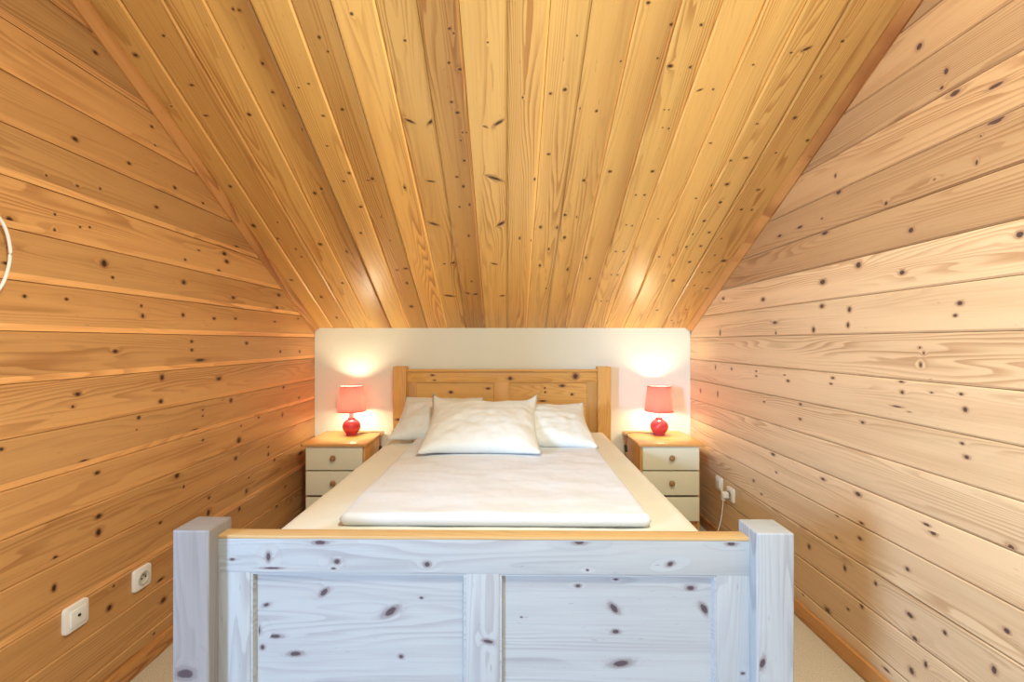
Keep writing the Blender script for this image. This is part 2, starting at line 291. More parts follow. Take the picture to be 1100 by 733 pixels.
# planks ------------------------------------------------------------------------
class Boards:
    """A cladding surface: boards with bevelled edges, knots flush in the same mesh."""
    def __init__(self, origin, eu, ev, en, seed):
        self.o, self.eu, self.ev, self.en = Vector(origin), Vector(eu), Vector(ev), Vector(en)
        self.V, self.Fc, self.G, self.T, self.K = [], [], [], [], []
        self.rng = random.Random(seed)
        self.boards = []
        self.nk = 0
    def vert(self, u, v, n, off, tone, k=0.0):
        self.V.append(tuple(self.o + self.eu * u + self.ev * v + self.en * n))
        self.G.append((u + off[0], v + off[1], off[2]))
        self.T.append((tone[0], tone[1], tone[2], 1.0))
        self.K.append(k)
        return len(self.V) - 1
    def board(self, u0, u1, v0, v1, tone0, tone1, lo=(0.006, 0.004), hi=(0.006, 0.004), gap=0.0012, deep=0.012, cut=None, sap=(1.0, 1.0)):
        """lo/hi = (width, depth) of the bevels at v0 and v1; cut(v) trims the far end along a slope"""
        off = (self.rng.uniform(0, 60), self.rng.uniform(0, 60), self.rng.uniform(0, 60))
        prof = [(v0 + gap, -deep), (v0 + gap, -lo[1]), (v0 + gap + lo[0], 0.0),
                (v1 - gap - hi[0], 0.0), (v1 - gap, -hi[1]), (v1 - gap, -deep)]
        flip = self.eu.cross(self.ev).dot(self.en) < 0
        for n_, ((a, na), (b, nb)) in enumerate(zip(prof, prof[1:])):
            k = sap[0] if n_ == 1 else sap[1] if n_ == 3 else 1.0  # tints the bevel strips as if they caught the light
            ta = tuple(q * k for q in self.tone_at(a, v0, v1, tone0, tone1))
            tb = tuple(q * k for q in self.tone_at(b, v0, v1, tone0, tone1))
            ea = cut(a) if cut else u1
            eb = cut(b) if cut else u1
            q = [self.vert(u0, a, na, off, ta), self.vert(ea, a, na, off, ta),
                 self.vert(eb, b, nb, off, tb), self.vert(u0, b, nb, off, tb)]
            self.Fc.append(q[::-1] if flip else q)
        self.boards.append((u0, u1, v0, v1, lo[0] + gap, hi[0] + gap, off, tone0, tone1, cut))
    @staticmethod
    def tone_at(v, v0, v1, t0, t1):
        s = (v - v0) / (v1 - v0)
        return tuple(a + (b - a) * s for a, b in zip(t0, t1))
    def tongue(self, u0, u1, v0, v1, n):
        """the dark tongue at the bottom of the joints, one backing sheet"""
        off = (0, 0, 0); t = (0.55, 0.5, 0.45)
        q = [self.vert(u0, v0, n, off, t), self.vert(u1, v0, n, off, t), self.vert(u1, v1, n, off, t), self.vert(u0, v1, n, off, t)]
        flip = self.eu.cross(self.ev).dot(self.en) < 0
        self.Fc.append(q[::-1] if flip else q)
    def knot(self, u, v, ru, rv, ang=0.0):
        for b in self.boards:
            if b[2] <= v <= b[3]:
                break
        else:
            return
        u0, u1, v0, v1, l, h, off, t0, t1, cut = b
        lo, hi = v0 + l, v1 - h
        v = min(max(v, lo + 0.002), hi - 0.002)
        self.nk += 1
        ru *= 0.8; rv *= 0.8
        lift = 0.00025 + (self.nk % 23) * 0.00003
        N = 18
        ca, sa = math.cos(math.radians(ang)), math.sin(math.radians(ang))
        rows = []
        for q, kv in RING:
            row = []
            for i in range(N):
                t = 2 * PI * i / N
                # the halo runs out further along the grain
                st = 1.0 + max(0.0, q - 1.0) * 0.55
                a, c = ru * q * math.cos(t), rv * q * math.sin(t)
                du = (a * ca - c * sa) * st
                dv = a * sa + c * ca
                vv = min(max(v + dv, lo), hi)
                uu = u + du
                if cut:
                    uu = min(uu, cut(vv) - 0.001)
                row.append((uu, vv, kv))
                if q == 0.0:
                    break
            rows.append([self.vert(x, y, lift, off, self.tone_at(y, v0, v1, t0, t1), kv) for x, y, kv in row])
        flip = self.eu.cross(self.ev).dot(self.en) < 0
        c = rows[0][0]
        for i in range(N):
            f = [c, rows[1][i], rows[1][(i + 1) % N]]
            self.Fc.append(f[::-1] if flip else f)
        for r0, r1 in zip(rows[1:], rows[2:]):
            for i in range(N):
                f = [r0[i], r1[i], r1[(i + 1) % N], r0[(i + 1) % N]]
                self.Fc.append(f[::-1] if flip else f)
    def slab(self, pts, n0, n1):
        """solid backing so the surface has real thickness; pts = outline in (u, v)"""
        off = (0, 0, 0); t = (0.6, 0.55, 0.5)
        a = [self.vert(u, v, n0, off, t) for u, v in pts]
        b = [self.vert(u, v, n1, off, t) for u, v in pts]
        self.Fc.append(a); self.Fc.append(b[::-1])
        k = len(pts)
        for i in range(k):
            j = (i + 1) % k
            self.Fc.append([a[i], b[i], b[j], a[j]])
    def build(self, name, mat):
        me = bpy.data.meshes.new(name)
        me.from_pydata(self.V, [], self.Fc)
        for an, ty, key, data, w in (('grain', 'FLOAT_VECTOR', 'vector', self.G, 3), ('tone', 'FLOAT_COLOR', 'color', self.T, 4), ('knot', 'FLOAT', 'value', self.K, 1)):
            at = me.attributes.new(an, ty, 'POINT')
            flat = [x for r in data for x in r] if w > 1 else data
            at.data.foreach_set(key, flat)
        me.materials.append(mat)
        me.update()
        o = bpy.data.objects.new(name, me)
        return link(o)

# wooden furniture ---------------------------------------------------------------
class Wood:
    """bevelled timber pieces collected into one mesh with grain coordinates"""
    def __init__(self):
        self.bm = bmesh.new()
        self.g = self.bm.loops.layers.float_vector.new('grain') if hasattr(self.bm.loops.layers, 'float_vector') else None
        self.kn = self.bm.verts.layers.float.new('knot')
        self.corner = {}
    def box(self, c, s, axis=0, bevel=0.003, tone=(1, 1, 1), segs=2):
        return self.solid(lambda t: bmesh.ops.create_cube(t, size=1.0, matrix=Matrix.Translation(c) @ Matrix.Diagonal((s[0], s[1], s[2], 1))), axis, bevel, tone, segs)
    def solid(self, make, axis, bevel, tone, segs=2):
        t = bmesh.new()
        make(t)
        if bevel:
            bmesh.ops.bevel(t, geom=list(t.edges), offset=bevel, segments=segs, profile=0.6, affect='EDGES')
        self.merge(t, axis, tone)
        return self
    def merge(self, t, axis, tone, off=None, run=None):
        off = off or (RNG.uniform(0, 60), RNG.uniform(0, 60), RNG.uniform(0, 60))
        self.last = (off, tone)
        mp = {}
        for v in t.verts:
            nv = self.bm.verts.new(v.co)
            mp[v] = nv
        t.normal_update()
        others = [a for a in (0, 1, 2) if a != axis]
        for f in t.faces:
            try:
                nf = self.bm.faces.new([mp[v] for v in f.verts])
            except ValueError:
                continue
            nf.smooth = f.smooth
            n = f.normal
            ax = max(range(3), key=lambda i: abs(n[i]))
            if ax == axis:
                fu, fv, end = others[0], others[1], 1
            else:
                fu, fv, end = axis, [a for a in others if a != ax][0], 0
            for lp, ol in zip(nf.loops, f.loops):
                co = ol.vert.co
                uu = co[fu] * (6.0 if end else 1.0) + off[0]
                vv = co[fv] + off[1] + (ax * 0.037)
                if run is not None:
                    uu = co.dot(run) + off[0]
                    vv = (co - run * co.dot(run)).dot(Vector((0.8, 0.36, 0.48))) + off[1]
                self.corner[lp] = (uu, vv, off[2], tone)
        t.free()
    def knots(self, pts, plane_y, lo, hi, tone=(1, 1, 1), axis=0, clip=None, off=None):
        """pts in local (x, z) on a face looking towards -y"""
        for i, (x, z, rx, rz, ang) in enumerate(pts):
            t = bmesh.new()
            kl = t.verts.layers.float.new('knot')
            ca, sa = math.cos(math.radians(ang)), math.sin(math.radians(ang))
            N = 18
            y = plane_y - 0.0003 - (i % 17) * 0.00003
            rows = []
            ks = {}
            for q, kv in RING:
                row = []
                for j in range(1 if q == 0 else N):
                    th = 2 * PI * j / N
                    st = 1.0 + max(0.0, q - 1.0) * 0.5
                    a, c = rx * q * math.cos(th), rz * q * math.sin(th)
                    du, dv = a * ca - c * sa, a * sa + c * ca
                    if axis == 0: du *= st
                    else: dv *= st
                    X = min(max(x + du, lo[0]), hi[0]); Z = min(max(z + dv, lo[1]), hi[1])
                    row.append((X, y, Z, kv))
                rows.append(row)
            base = []
            for row in rows:
                base.append([self.bm.verts.new(p[:3]) for p in row])
                for bv, p in zip(base[-1], row):
                    bv[self.kn] = p[3]
            o, tn = self.last
            def face(vs):
                try:
                    f = self.bm.faces.new(vs)
                except ValueError:
                    return
                for lp in f.loops:
                    co = lp.vert.co
                    uu, vv = (co.x, co.z) if axis == 0 else (co.z, co.x)
                    self.corner[lp] = (uu + o[0], vv + o[1] + 0.037, o[2], tn)
            for j in range(N):
                face([base[0][0], base[1][(j + 1) % N], base[1][j]][::-1])
            for r0, r1 in zip(base[1:], base[2:]):
                for j in range(N):
                    face([r0[j], r1[j], r1[(j + 1) % N], r0[(j + 1) % N]])
            t.free()
        return self
    def build(self, name, mat, parent=None, angle=40, loc=None):
        self.bm.faces.index_update()
        order = []
        for f in self.bm.faces:
            for lp in f.loops:
                order.append(self.corner.get(lp, (0, 0, 0, (1, 1, 1))))
        o = from_bm(name, self.bm, mat, parent, angle=angle, loc=loc)
        me = o.data
        a = me.attributes.new('grain_tmp', 'FLOAT_VECTOR', 'CORNER')
        a.data.foreach_set('vector', [x for r in order for x in r[:3]])
        if 'grain' in me.attributes:
            me.attributes.remove(me.attributes['grain'])
        me.attributes['grain_tmp'].name = 'grain'
        b = me.attributes.new('tone', 'FLOAT_COLOR', 'CORNER')
        b.data.foreach_set('color', [x for r in order for x in (*r[3], 1.0)])
        return o

def W():
    return Wood()

def lathe(profile, n=40, cap=True):
    """profile: list of (r, z) from bottom to top"""
    bm = bmesh.new()
    rows = []
    for r, z in profile:
        rows.append([bm.verts.new((r * math.cos(2 * PI * i / n), r * math.sin(2 * PI * i / n), z)) for i in range(n)])
    for a, b in zip(rows, rows[1:]):
        for i in range(n):
            bm.faces.new((a[i], a[(i + 1) % n], b[(i + 1) % n], b[i]))
    if cap:
        bm.faces.new(rows[0][::-1]); bm.faces.new(rows[-1])
    return bm

def catmull(pts, sub=8):
    P = [Vector(p) for p in pts]
    P = [2 * P[0] - P[1]] + P + [2 * P[-1] - P[-2]]
    out = []
    for i in range(1, len(P) - 2):
        p0, p1, p2, p3 = P[i - 1:i + 3]
        for s in range(sub):
            t = s / sub
            out.append(0.5 * ((2 * p1) + (-p0 + p2) * t + (2 * p0 - 5 * p1 + 4 * p2 - p3) * t * t + (-p0 + 3 * p1 - 3 * p2 + p3) * t ** 3))
    out.append(P[-2])
    return out

def tube(pts, r, n=8, sub=8, bm=None):
    bm = bm or bmesh.new()
    path = catmull(pts, sub)
    rows = []
    up = Vector((0, 0, 1))
    for i, p in enumerate(path):
        d = (path[min(i + 1, len(path) - 1)] - path[max(i - 1, 0)]).normalized()
        s = d.cross(up)
        if s.length < 1e-3:
            s = d.cross(Vector((1, 0, 0)))
        s.normalize()
        t = s.cross(d)
        rows.append([bm.verts.new(p + s * (r * math.cos(2 * PI * k / n)) + t * (r * math.sin(2 * PI * k / n))) for k in range(n)])
    for a, b in zip(rows, rows[1:]):
        for k in range(n):
            bm.faces.new((a[k], b[k], b[(k + 1) % n], a[(k + 1) % n]))
    bm.faces.new(rows[0]); bm.faces.new(rows[-1][::-1])
    bmesh.ops.recalc_face_normals(bm, faces=bm.faces)
    return bm

def bbox(bm, c, s, bevel=0.0, segs=2, rot=None):
    t = bmesh.new()
    bmesh.ops.create_cube(t, size=1.0, matrix=Matrix.Diagonal((s[0], s[1], s[2], 1)))
    if bevel:
        bmesh.ops.bevel(t, geom=list(t.edges), offset=bevel, segments=segs, profile=0.6, affect='EDGES')
    mt = Matrix.Translation(c)
    if rot is not None:
        mt = mt @ rot
    bmesh.ops.transform(t, matrix=mt, verts=t.verts)
    me = bpy.data.meshes.new('tmp'); t.to_mesh(me); t.free()
    bm.from_mesh(me); bpy.data.meshes.remove(me)
    return bm

# ================================================================= THE ROOM
def tone(v, warm=0.0):
    return (v * (1 + warm), v, v * (1 - warm))

H_B = 0.147
def slope_cut(z):
    """how far back a wall board may run before it meets the sloping ceiling"""
    return Y_BACK if z <= Z_KNEE else max(Y_FLAT - 0.3, Y_BACK - (z - Z_KNEE) / PITCH + 0.02)

# left wall: boards with a broad rounded lower edge
left_tones = [0.86, 0.9, 0.84, 0.92, 0.90, 1.0, 0.93, 1.0, 0.94, 0.98, 0.92, 1.04, 0.78, 0.80, 0.90, 0.66, 0.72, 0.74, 0.68, 0.72, 0.72]  # upper boards partly browner, partly darkened for weaker light up there
lj = [0.0, 0.118, 0.265, 0.402, 0.563, 0.705, 0.842, 0.987, 1.143, 1.295]
while lj[-1] < Z_TOP:
    lj.append(lj[-1] + H_B)
bl = Boards((X_LEFT, 0, 0), (0, 1, 0), (0, 0, 1), (1, 0, 0), 3)
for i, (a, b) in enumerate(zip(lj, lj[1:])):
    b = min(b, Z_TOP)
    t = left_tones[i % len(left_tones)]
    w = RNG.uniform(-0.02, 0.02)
    bl.board(Y_RETURN, Y_BACK, a, b, tone(t * 1.04, w), tone(t * 0.96, w), lo=(0.020, 0.0035), hi=(0.004, 0.004), cut=slope_cut, sap=(1.55 if i in (3, 6, 8, 9, 10, 12, 15, 17) else 1.15, 1.0))  # lighter lower bevels paint in the light they catch
bl.tongue(Y_RETURN, Y_BACK, 0, Z_KNEE, -0.011)
bl.slab([(Y_RETURN, 0), (Y_BACK + 0.1, 0), (Y_BACK + 0.1, Z_KNEE - 0.05), (Y_FLAT, Z_TOP), (Y_RETURN, Z_TOP)], -0.012, -0.06)
for k in KNOTS_LEFT:
    bl.knot(*k)
tag(bl.build('wall_left', M['pine_wall']), kind='structure')

# right wall: tight flat boards, stronger figure
rj = [0.0, 0.12, 0.27, 0.415, 0.56, 0.705, 0.845, 0.989, 1.135, 1.293]
while rj[-1] < Z_TOP:
    rj.append(rj[-1] + H_B)
right_tones = [(0.9, 0.9), (0.92, 0.9), (0.95, 0.9), (1.02, 0.94), (1.04, 1.1), (0.95, 1.1), (1.04, 0.98), (1.0, 1.08), (1.04, 1.0), (1.08, 1.04), (1.10, 1.14), (0.60, 0.66), (0.62, 0.60), (0.72, 0.76), (0.60, 0.63), (0.70, 0.74), (0.56, 0.60), (0.56, 0.56), (0.56, 0.56)]  # upper boards browner, and darkened further for the dimmer light
br = Boards((X_RIGHT, 0, 0), (0, 1, 0), (0, 0, 1), (-1, 0, 0), 8)
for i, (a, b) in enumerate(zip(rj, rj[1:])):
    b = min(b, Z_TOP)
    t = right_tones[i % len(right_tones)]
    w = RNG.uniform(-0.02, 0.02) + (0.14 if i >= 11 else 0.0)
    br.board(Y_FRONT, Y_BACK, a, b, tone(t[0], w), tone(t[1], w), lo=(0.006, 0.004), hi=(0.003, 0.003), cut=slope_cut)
br.tongue(Y_FRONT, Y_BACK, 0, Z_KNEE, -0.011)
br.slab([(Y_FRONT, 0), (Y_BACK + 0.1, 0), (Y_BACK + 0.1, Z_KNEE - 0.05), (Y_FLAT, Z_TOP), (Y_FRONT, Z_TOP)], -0.012, -0.06)
for k in KNOTS_RIGHT:
    br.knot(*k)
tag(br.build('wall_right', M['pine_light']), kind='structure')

# sloping ceiling: boards run up the slope
ctone = [((.84), (.86)), (.84, .82), (.95, .92), (1.0, .66), (.98, 1.0), (.84, .86), (1.1, 1.08), (.98, .92), (.86, .72), (1.02, 1.04),
         (.98, 1.06), (1.08, .98), (1.0, .90), (1.06, .80), (1.02, .98), (1.06, 1.02), (1.08, .98), (1.0, .88), (.86, .80)]
eu = Vector((0, -1, PITCH)).normalized()
en = Vector((0, -PITCH, -1)).normalized()
bc = Boards((0, Y_BACK, Z_KNEE), eu, (1, 0, 0), en, 5)
S_END = (Y_BACK - Y_FLAT) * SL
for i, (a, b) in enumerate(zip(CEILING_JOINTS, CEILING_JOINTS[1:])):
    a = max(a, X_LEFT); b = min(b, X_RIGHT)
    t = ctone[i]
    w = RNG.uniform(-0.01, 0.03)
    tt = [1 + (q - 1) * 1.6 for q in t]
    cw = [(q ** 0.85, q ** 1.15, q ** 1.25) if q < 1 else tone(q, w) for q in tt]
    bc.board(0, S_END, a, b, cw[0], cw[1], lo=(0.009, 0.004), hi=(0.009, 0.004), sap=((1.0, 1.35) if i % 2 == 0 or i in (1, 13, 15) else (1.1, 0.8)))  # bevel tints paint the light caught along the joints
bc.tongue(0, S_END, X_LEFT, X_RIGHT, -0.011)
bc.slab([(-0.1, X_LEFT - 0.06), (S_END, X_LEFT - 0.06), (S_END, X_RIGHT + 0.06), (-0.1, X_RIGHT + 0.06)], -0.012, -0.06)
for k in KNOTS_CEILING:
    bc.knot(*k)
tag(bc.build('ceiling', M['pine_ceiling']), kind='structure')

# white knee wall behind the bed
bm = bmesh.new()
bbox(bm, ((X_LEFT + X_RIGHT) / 2, Y_BACK + 0.05, Z_KNEE / 2), (X_RIGHT - X_LEFT, 0.1, Z_KNEE))
tag(from_bm('wall_back', bm, M['plaster']), kind='structure')

# carpet floor
bm = bmesh.new()
bbox(bm, ((X_FAR + X_RIGHT) / 2, (Y_FRONT + Y_BACK) / 2, -0.05), (X_RIGHT - X_FAR + 0.1, Y_BACK - Y_FRONT + 0.2, 0.1))
tag(from_bm('floor', bm, M['carpet']), kind='structure')

# baseboards
def board_piece(name, c, s, axis, mat):
    return tag(W().box(c, s, axis, 0.004).build(name, mat), kind='structure')
board_piece('baseboard_left', (X_LEFT + 0.0085, (Y_RETURN + Y_BACK) / 2, 0.035), (0.017, Y_BACK - Y_RETURN, 0.07), 1, M['pine_trim'])
board_piece('baseboard_right', (X_RIGHT - 0.0085, (Y_FRONT + Y_BACK) / 2, 0.035), (0.017, Y_BACK - Y_FRONT, 0.07), 1, M['pine_trim'])

# corner mouldings between the walls and the sloping ceiling
def corner_trim(name, x, sgn):
    w = Wood()
    t = bmesh.new()
    prof = [(0, 0), (0.034, 0), (0.034, 0.008), (0.029, 0.014), (0.013, 0.032), (0.008, 0.038), (0, 0.038)]   # across, down
    A, B = [], []
    for a, d in prof:
        base = Vector((x + sgn * a, Y_BACK, Z_KNEE)) + en * d
        A.append(t.verts.new(base + eu * (d * PITCH * 0.9)))
        B.append(t.verts.new(base + eu * S_END))
    k = len(prof)
    for i in range(k):
        j = (i + 1) % k
        t.faces.new((A[i], A[j], B[j], B[i]))
    t.faces.new(A[::-1]); t.faces.new(B)
    bmesh.ops.recalc_face_normals(t, faces=t.faces)
    w.merge(t, 1, (1, 1, 1), run=eu)
    return tag(w.build(name, M['pine_trim']), kind='structure')
corner_trim('trim_1', X_LEFT, 1)
corner_trim('trim_2', X_RIGHT, -1)

# the rest of the attic behind the camera: flat collar ceiling, far walls, a window and an added fill window
def wall_panel(name, c, s, mat=None):
    bm = bmesh.new()
    bbox(bm, c, s)
    return tag(from_bm(name, bm, mat or M['plaster']), kind='structure')
w = W().box(((X_FAR + X_RIGHT) / 2, (Y_FRONT + Y_FLAT) / 2, Z_TOP + 0.03), (X_RIGHT - X_FAR, Y_FLAT - Y_FRONT, 0.06), 1, 0)
tag(w.build('ceiling_collar', M['pine_ceiling']), kind='structure')
wall_panel('wall_return', ((X_FAR + X_LEFT - 0.06) / 2, Y_RETURN + 0.05, Z_TOP / 2), (X_LEFT - 0.06 - X_FAR, 0.1, Z_TOP))

def wall_with_window(wname, fname, horiz, fixed, a0, a1, wa0, wa1, wz0, wz1, sgn):
    """wall along x (horiz) or y with a real opening, a painted frame and panes"""
    bm = bmesh.new()
    def slab(p0, p1, z0, z1):
        if p1 - p0 < 1e-4 or z1 - z0 < 1e-4: return
        c = ((p0 + p1) / 2, fixed + sgn * 0.05, (z0 + z1) / 2); s = (p1 - p0, 0.1, z1 - z0)
        if not horiz:
            c = (c[1], c[0], c[2]); s = (s[1], s[0], s[2])
        bbox(bm, c, s)
    slab(a0, wa0, 0, Z_TOP); slab(wa1, a1, 0, Z_TOP); slab(wa0, wa1, 0, wz0); slab(wa0, wa1, wz1, Z_TOP)
    tag(from_bm(wname, bm, M['plaster']), kind='structure')
    fr = bmesh.new()
    def bar(p0, p1, z0, z1, d=0.06):
        c = ((p0 + p1) / 2, fixed + sgn * 0.05, (z0 + z1) / 2); s = (p1 - p0, d, z1 - z0)
        if not horiz:
            c = (c[1], c[0], c[2]); s = (s[1], s[0], s[2])
        bbox(fr, c, s, 0.004)
    t = 0.06
    bar(wa0, wa0 + t, wz0, wz1); bar(wa1 - t, wa1, wz0, wz1)
    bar(wa0, wa1, wz0, wz0 + t); bar(wa0, wa1, wz1 - t, wz1)
    m = (wa0 + wa1) / 2
    bar(m - 0.03, m + 0.03, wz0, wz1)
    f = tag(from_bm(fname, fr, M['white_frame']), kind='structure')
    g = bmesh.new()
    c = (m, fixed + sgn * 0.05, (wz0 + wz1) / 2); s = (wa1 - wa0 - t, 0.006, wz1 - wz0 - t)
    if not horiz:
        c = (c[1], c[0], c[2]); s = (s[1], s[0], s[2])
    bbox(g, c, s)
    from_bm('pane', g, M['glass'], f)

KEYW = (-2.45, -1.45, 1.10, 2.20)       # y0, y1, z0, z1 of the window in the far left wall
FILW = (-1.6, 0.9, 0.9, 2.5)            # x0, x1, z0, z1 of the unseen window added behind the camera for fill light
wall_with_window('wall_far_left', 'window_1', False, X_FAR, Y_FRONT, Y_RETURN, KEYW[0], KEYW[1], KEYW[2], KEYW[3], -1)
wall_with_window('wall_front', 'window_2', True, Y_FRONT, X_FAR, X_RIGHT, FILW[0], FILW[1], FILW[2], FILW[3], -1)

# ================================================================= THE BED
BX, BY, BRZ = -0.066, 1.1345, -0.0124
bed = empty('bed', (BX, BY, 0), BRZ)
tag(bed, 'pine double bed with a whitewashed panelled footboard and honey pine headboard', 'bed')
HW = 0.776
WT = 0.093
# --- footboard
foot = W()
foot.box((0, 0.058, 0.45), (1.30, 0.016, 0.42), 0, 0)                # core behind panels
pale = M['pine_pale']
footboard = None
fw = W()
ry0, ry1 = 0.0355, 0.0755
fw.box((0, (ry0 + ry1) / 2, 0.7105), (1.384, ry1 - ry0, 0.089), 0, 0.004, (1, 1, 1))
fw.knots([k for k in KNOTS_FOOT if k[1] > 0.668], ry0, (-0.68, 0.668), (0.68, 0.752), axis=0)
footboard = fw.build('footboard', pale, bed)
footboard['label'] = 'whitewashed pine footboard'
cap = W().box((0, (ry0 + ry1) / 2 + 0.001, 0.7588), (1.384, ry1 - ry0 + 0.002, 0.0085), 0, 0.002)
c_ = cap.build('top_cap', M['pine_edge'], footboard)
c_['label'] = 'bare pine top edge'
for s in (-1, 1):
    p = W().box((s * (HW - WT / 2), WT / 2, 0.395), (WT, WT, 0.79), 2, 0.005, (0.74, 0.66, 0.62) if s < 0 else (1, 1, 1), 3)  # left post toned down to paint in its shade
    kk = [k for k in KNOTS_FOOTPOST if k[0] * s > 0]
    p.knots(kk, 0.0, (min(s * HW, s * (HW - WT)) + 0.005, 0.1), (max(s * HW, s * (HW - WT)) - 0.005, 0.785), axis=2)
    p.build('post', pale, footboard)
# stiles
for x0, x1 in ((-0.690, -0.600), (-0.041, 0.045), (0.601, 0.690)):
    st = W().box(((x0 + x1) / 2, (ry0 + ry1) / 2 + 0.0005, 0.44), (x1 - x0, ry1 - ry0 - 0.001, 0.46), 2, 0.003)
    st.knots([k for k in KNOTS_FOOT if x0 + 0.004 < k[0] < x1 - 0.004 and k[1] < 0.66], ry0 + 0.001, (x0 + 0.004, 0.22), (x1 - 0.004, 0.665), axis=2)
    st.build('stile', pale, footboard)
W().box((0, (ry0 + ry1) / 2, 0.175), (1.384, ry1 - ry0, 0.09), 0, 0.004).build('bottom_rail', pale, footboard)

def panel(x0, x1, z0, z1, yf, knots, mat, parent, depth=0.012):
    """recessed panel: sloping bevel frame round a flat field"""
    t = bmesh.new()
    def ring(i, y):
        return [t.verts.new((x0 + i, y, z0 + i)), t.verts.new((x1 - i, y, z0 + i)), t.verts.new((x1 - i, y, z1 - i)), t.verts.new((x0 + i, y, z1 - i))]
    r = [ring(-0.004, yf + 0.004), ring(0.006, yf + 0.002), ring(0.010, yf + depth), ring(0.016, yf + depth), ]
    for a, b in zip(r, r[1:]):
        for i in range(4):
            j = (i + 1) % 4
            t.faces.new((a[i], a[j], b[j], b[i]))
    t.faces.new(r[-1])
    back = ring(-0.004, yf + 0.028)
    for i in range(4):
        j = (i + 1) % 4
        t.faces.new((r[0][j], r[0][i], back[i], back[j]))
    t.faces.new(back[::-1])
    bmesh.ops.recalc_face_normals(t, faces=t.faces)
    w = W()
    w.merge(t, 0, (1, 1, 1))
    w.knots([k for k in knots if x0 < k[0] < x1 and z0 < k[1] < z1], yf + depth, (x0 + 0.016, z0 + 0.016), (x1 - 0.016, z1 - 0.016))
    return w.build('panel', mat, parent, angle=25)
panel(-0.600, -0.041, 0.22, 0.668, ry0, KNOTS_FOOT, pale, footboard)
panel(0.045, 0.601, 0.22, 0.668, ry0, KNOTS_FOOT, pale, footboard)
foot.bm.free()

# --- headboard
HY = 2.105
pine = M['pine_bed']
hw_ = W().box((0, HY + 0.05, 1.012), (1.384, 0.034, 0.078), 0, 0.004)
hw_.knots([k for k in KNOTS_HEAD if k[1] > 0.985], HY + 0.033, (-0.68, 0.978), (0.68, 1.047), axis=0)
headboard = hw_.build('headboard', pine, bed)
headboard['label'] = 'honey coloured pine headboard'
W().box((0, HY + 0.045, 1.056), (1.384, 0.052, 0.018), 0, 0.004).build('top_cap', pine, headboard)
for s in (-1, 1):
    p = W().box((s * (HW - WT / 2), HY + WT / 2, 0.5425), (WT, WT, 1.085), 2, 0.006, (0.97, 0.97, 0.97) if s < 0 else (1, 1, 1), 3)
    kk = [k for k in KNOTS_HEADPOST if k[0] * s > 0]
    p.knots(kk, HY, (min(s * HW, s * (HW - WT)) + 0.006, 0.1), (max(s * HW, s * (HW - WT)) - 0.006, 1.07), axis=2)
    p.build('post', pine, headboard)
for x0, x1, tn in ((-0.690, -0.625, 0.8), (-0.05, 0.05, 1.0), (0.617, 0.690, 0.78)):
    W().box(((x0 + x1) / 2, HY + 0.0505, 0.72), (x1 - x0, 0.033, 0.52), 2, 0.003, (tn, tn * 0.97, tn)).build('stile', pine, headboard)
W().box((0, HY + 0.05, 0.43), (1.384, 0.034, 0.09), 0, 0.004).build('bottom_rail', pine, headboard)
panel(-0.625, -0.05, 0.47, 0.974, HY + 0.034, KNOTS_HEAD, pine, headboard, 0.010)
panel(0.05, 0.617, 0.47, 0.974, HY + 0.034, KNOTS_HEAD, pine, headboard, 0.010)
# --- side rails and mattress base
for s in (-1, 1):
    W().box((s * 0.759, 1.10, 0.38), (0.030, 2.02, 0.14), 1, 0.004).build('side_rail', pine, bed)
bb = W()
for i in range(14):
    bb.box((0, 0.20 + i * 0.138, 0.385), (1.485, 0.07, 0.018), 0, 0.003)
bb.build('slatted_base', pine, bed)

# ---------------------------------------------------------------- soft furnishings
def to_world(x, y, z):
    c, s = math.cos(BRZ), math.sin(BRZ)
    return (BX + x * c - y * s, BY + x * s + y * c, z)

def fbm(p, f, o=3):
    a, r = 1.0, 0.0
    for i in range(o):
        r += a * mnoise.noise(Vector(p) * f)
        f *= 2.1; a *= 0.5
    return r

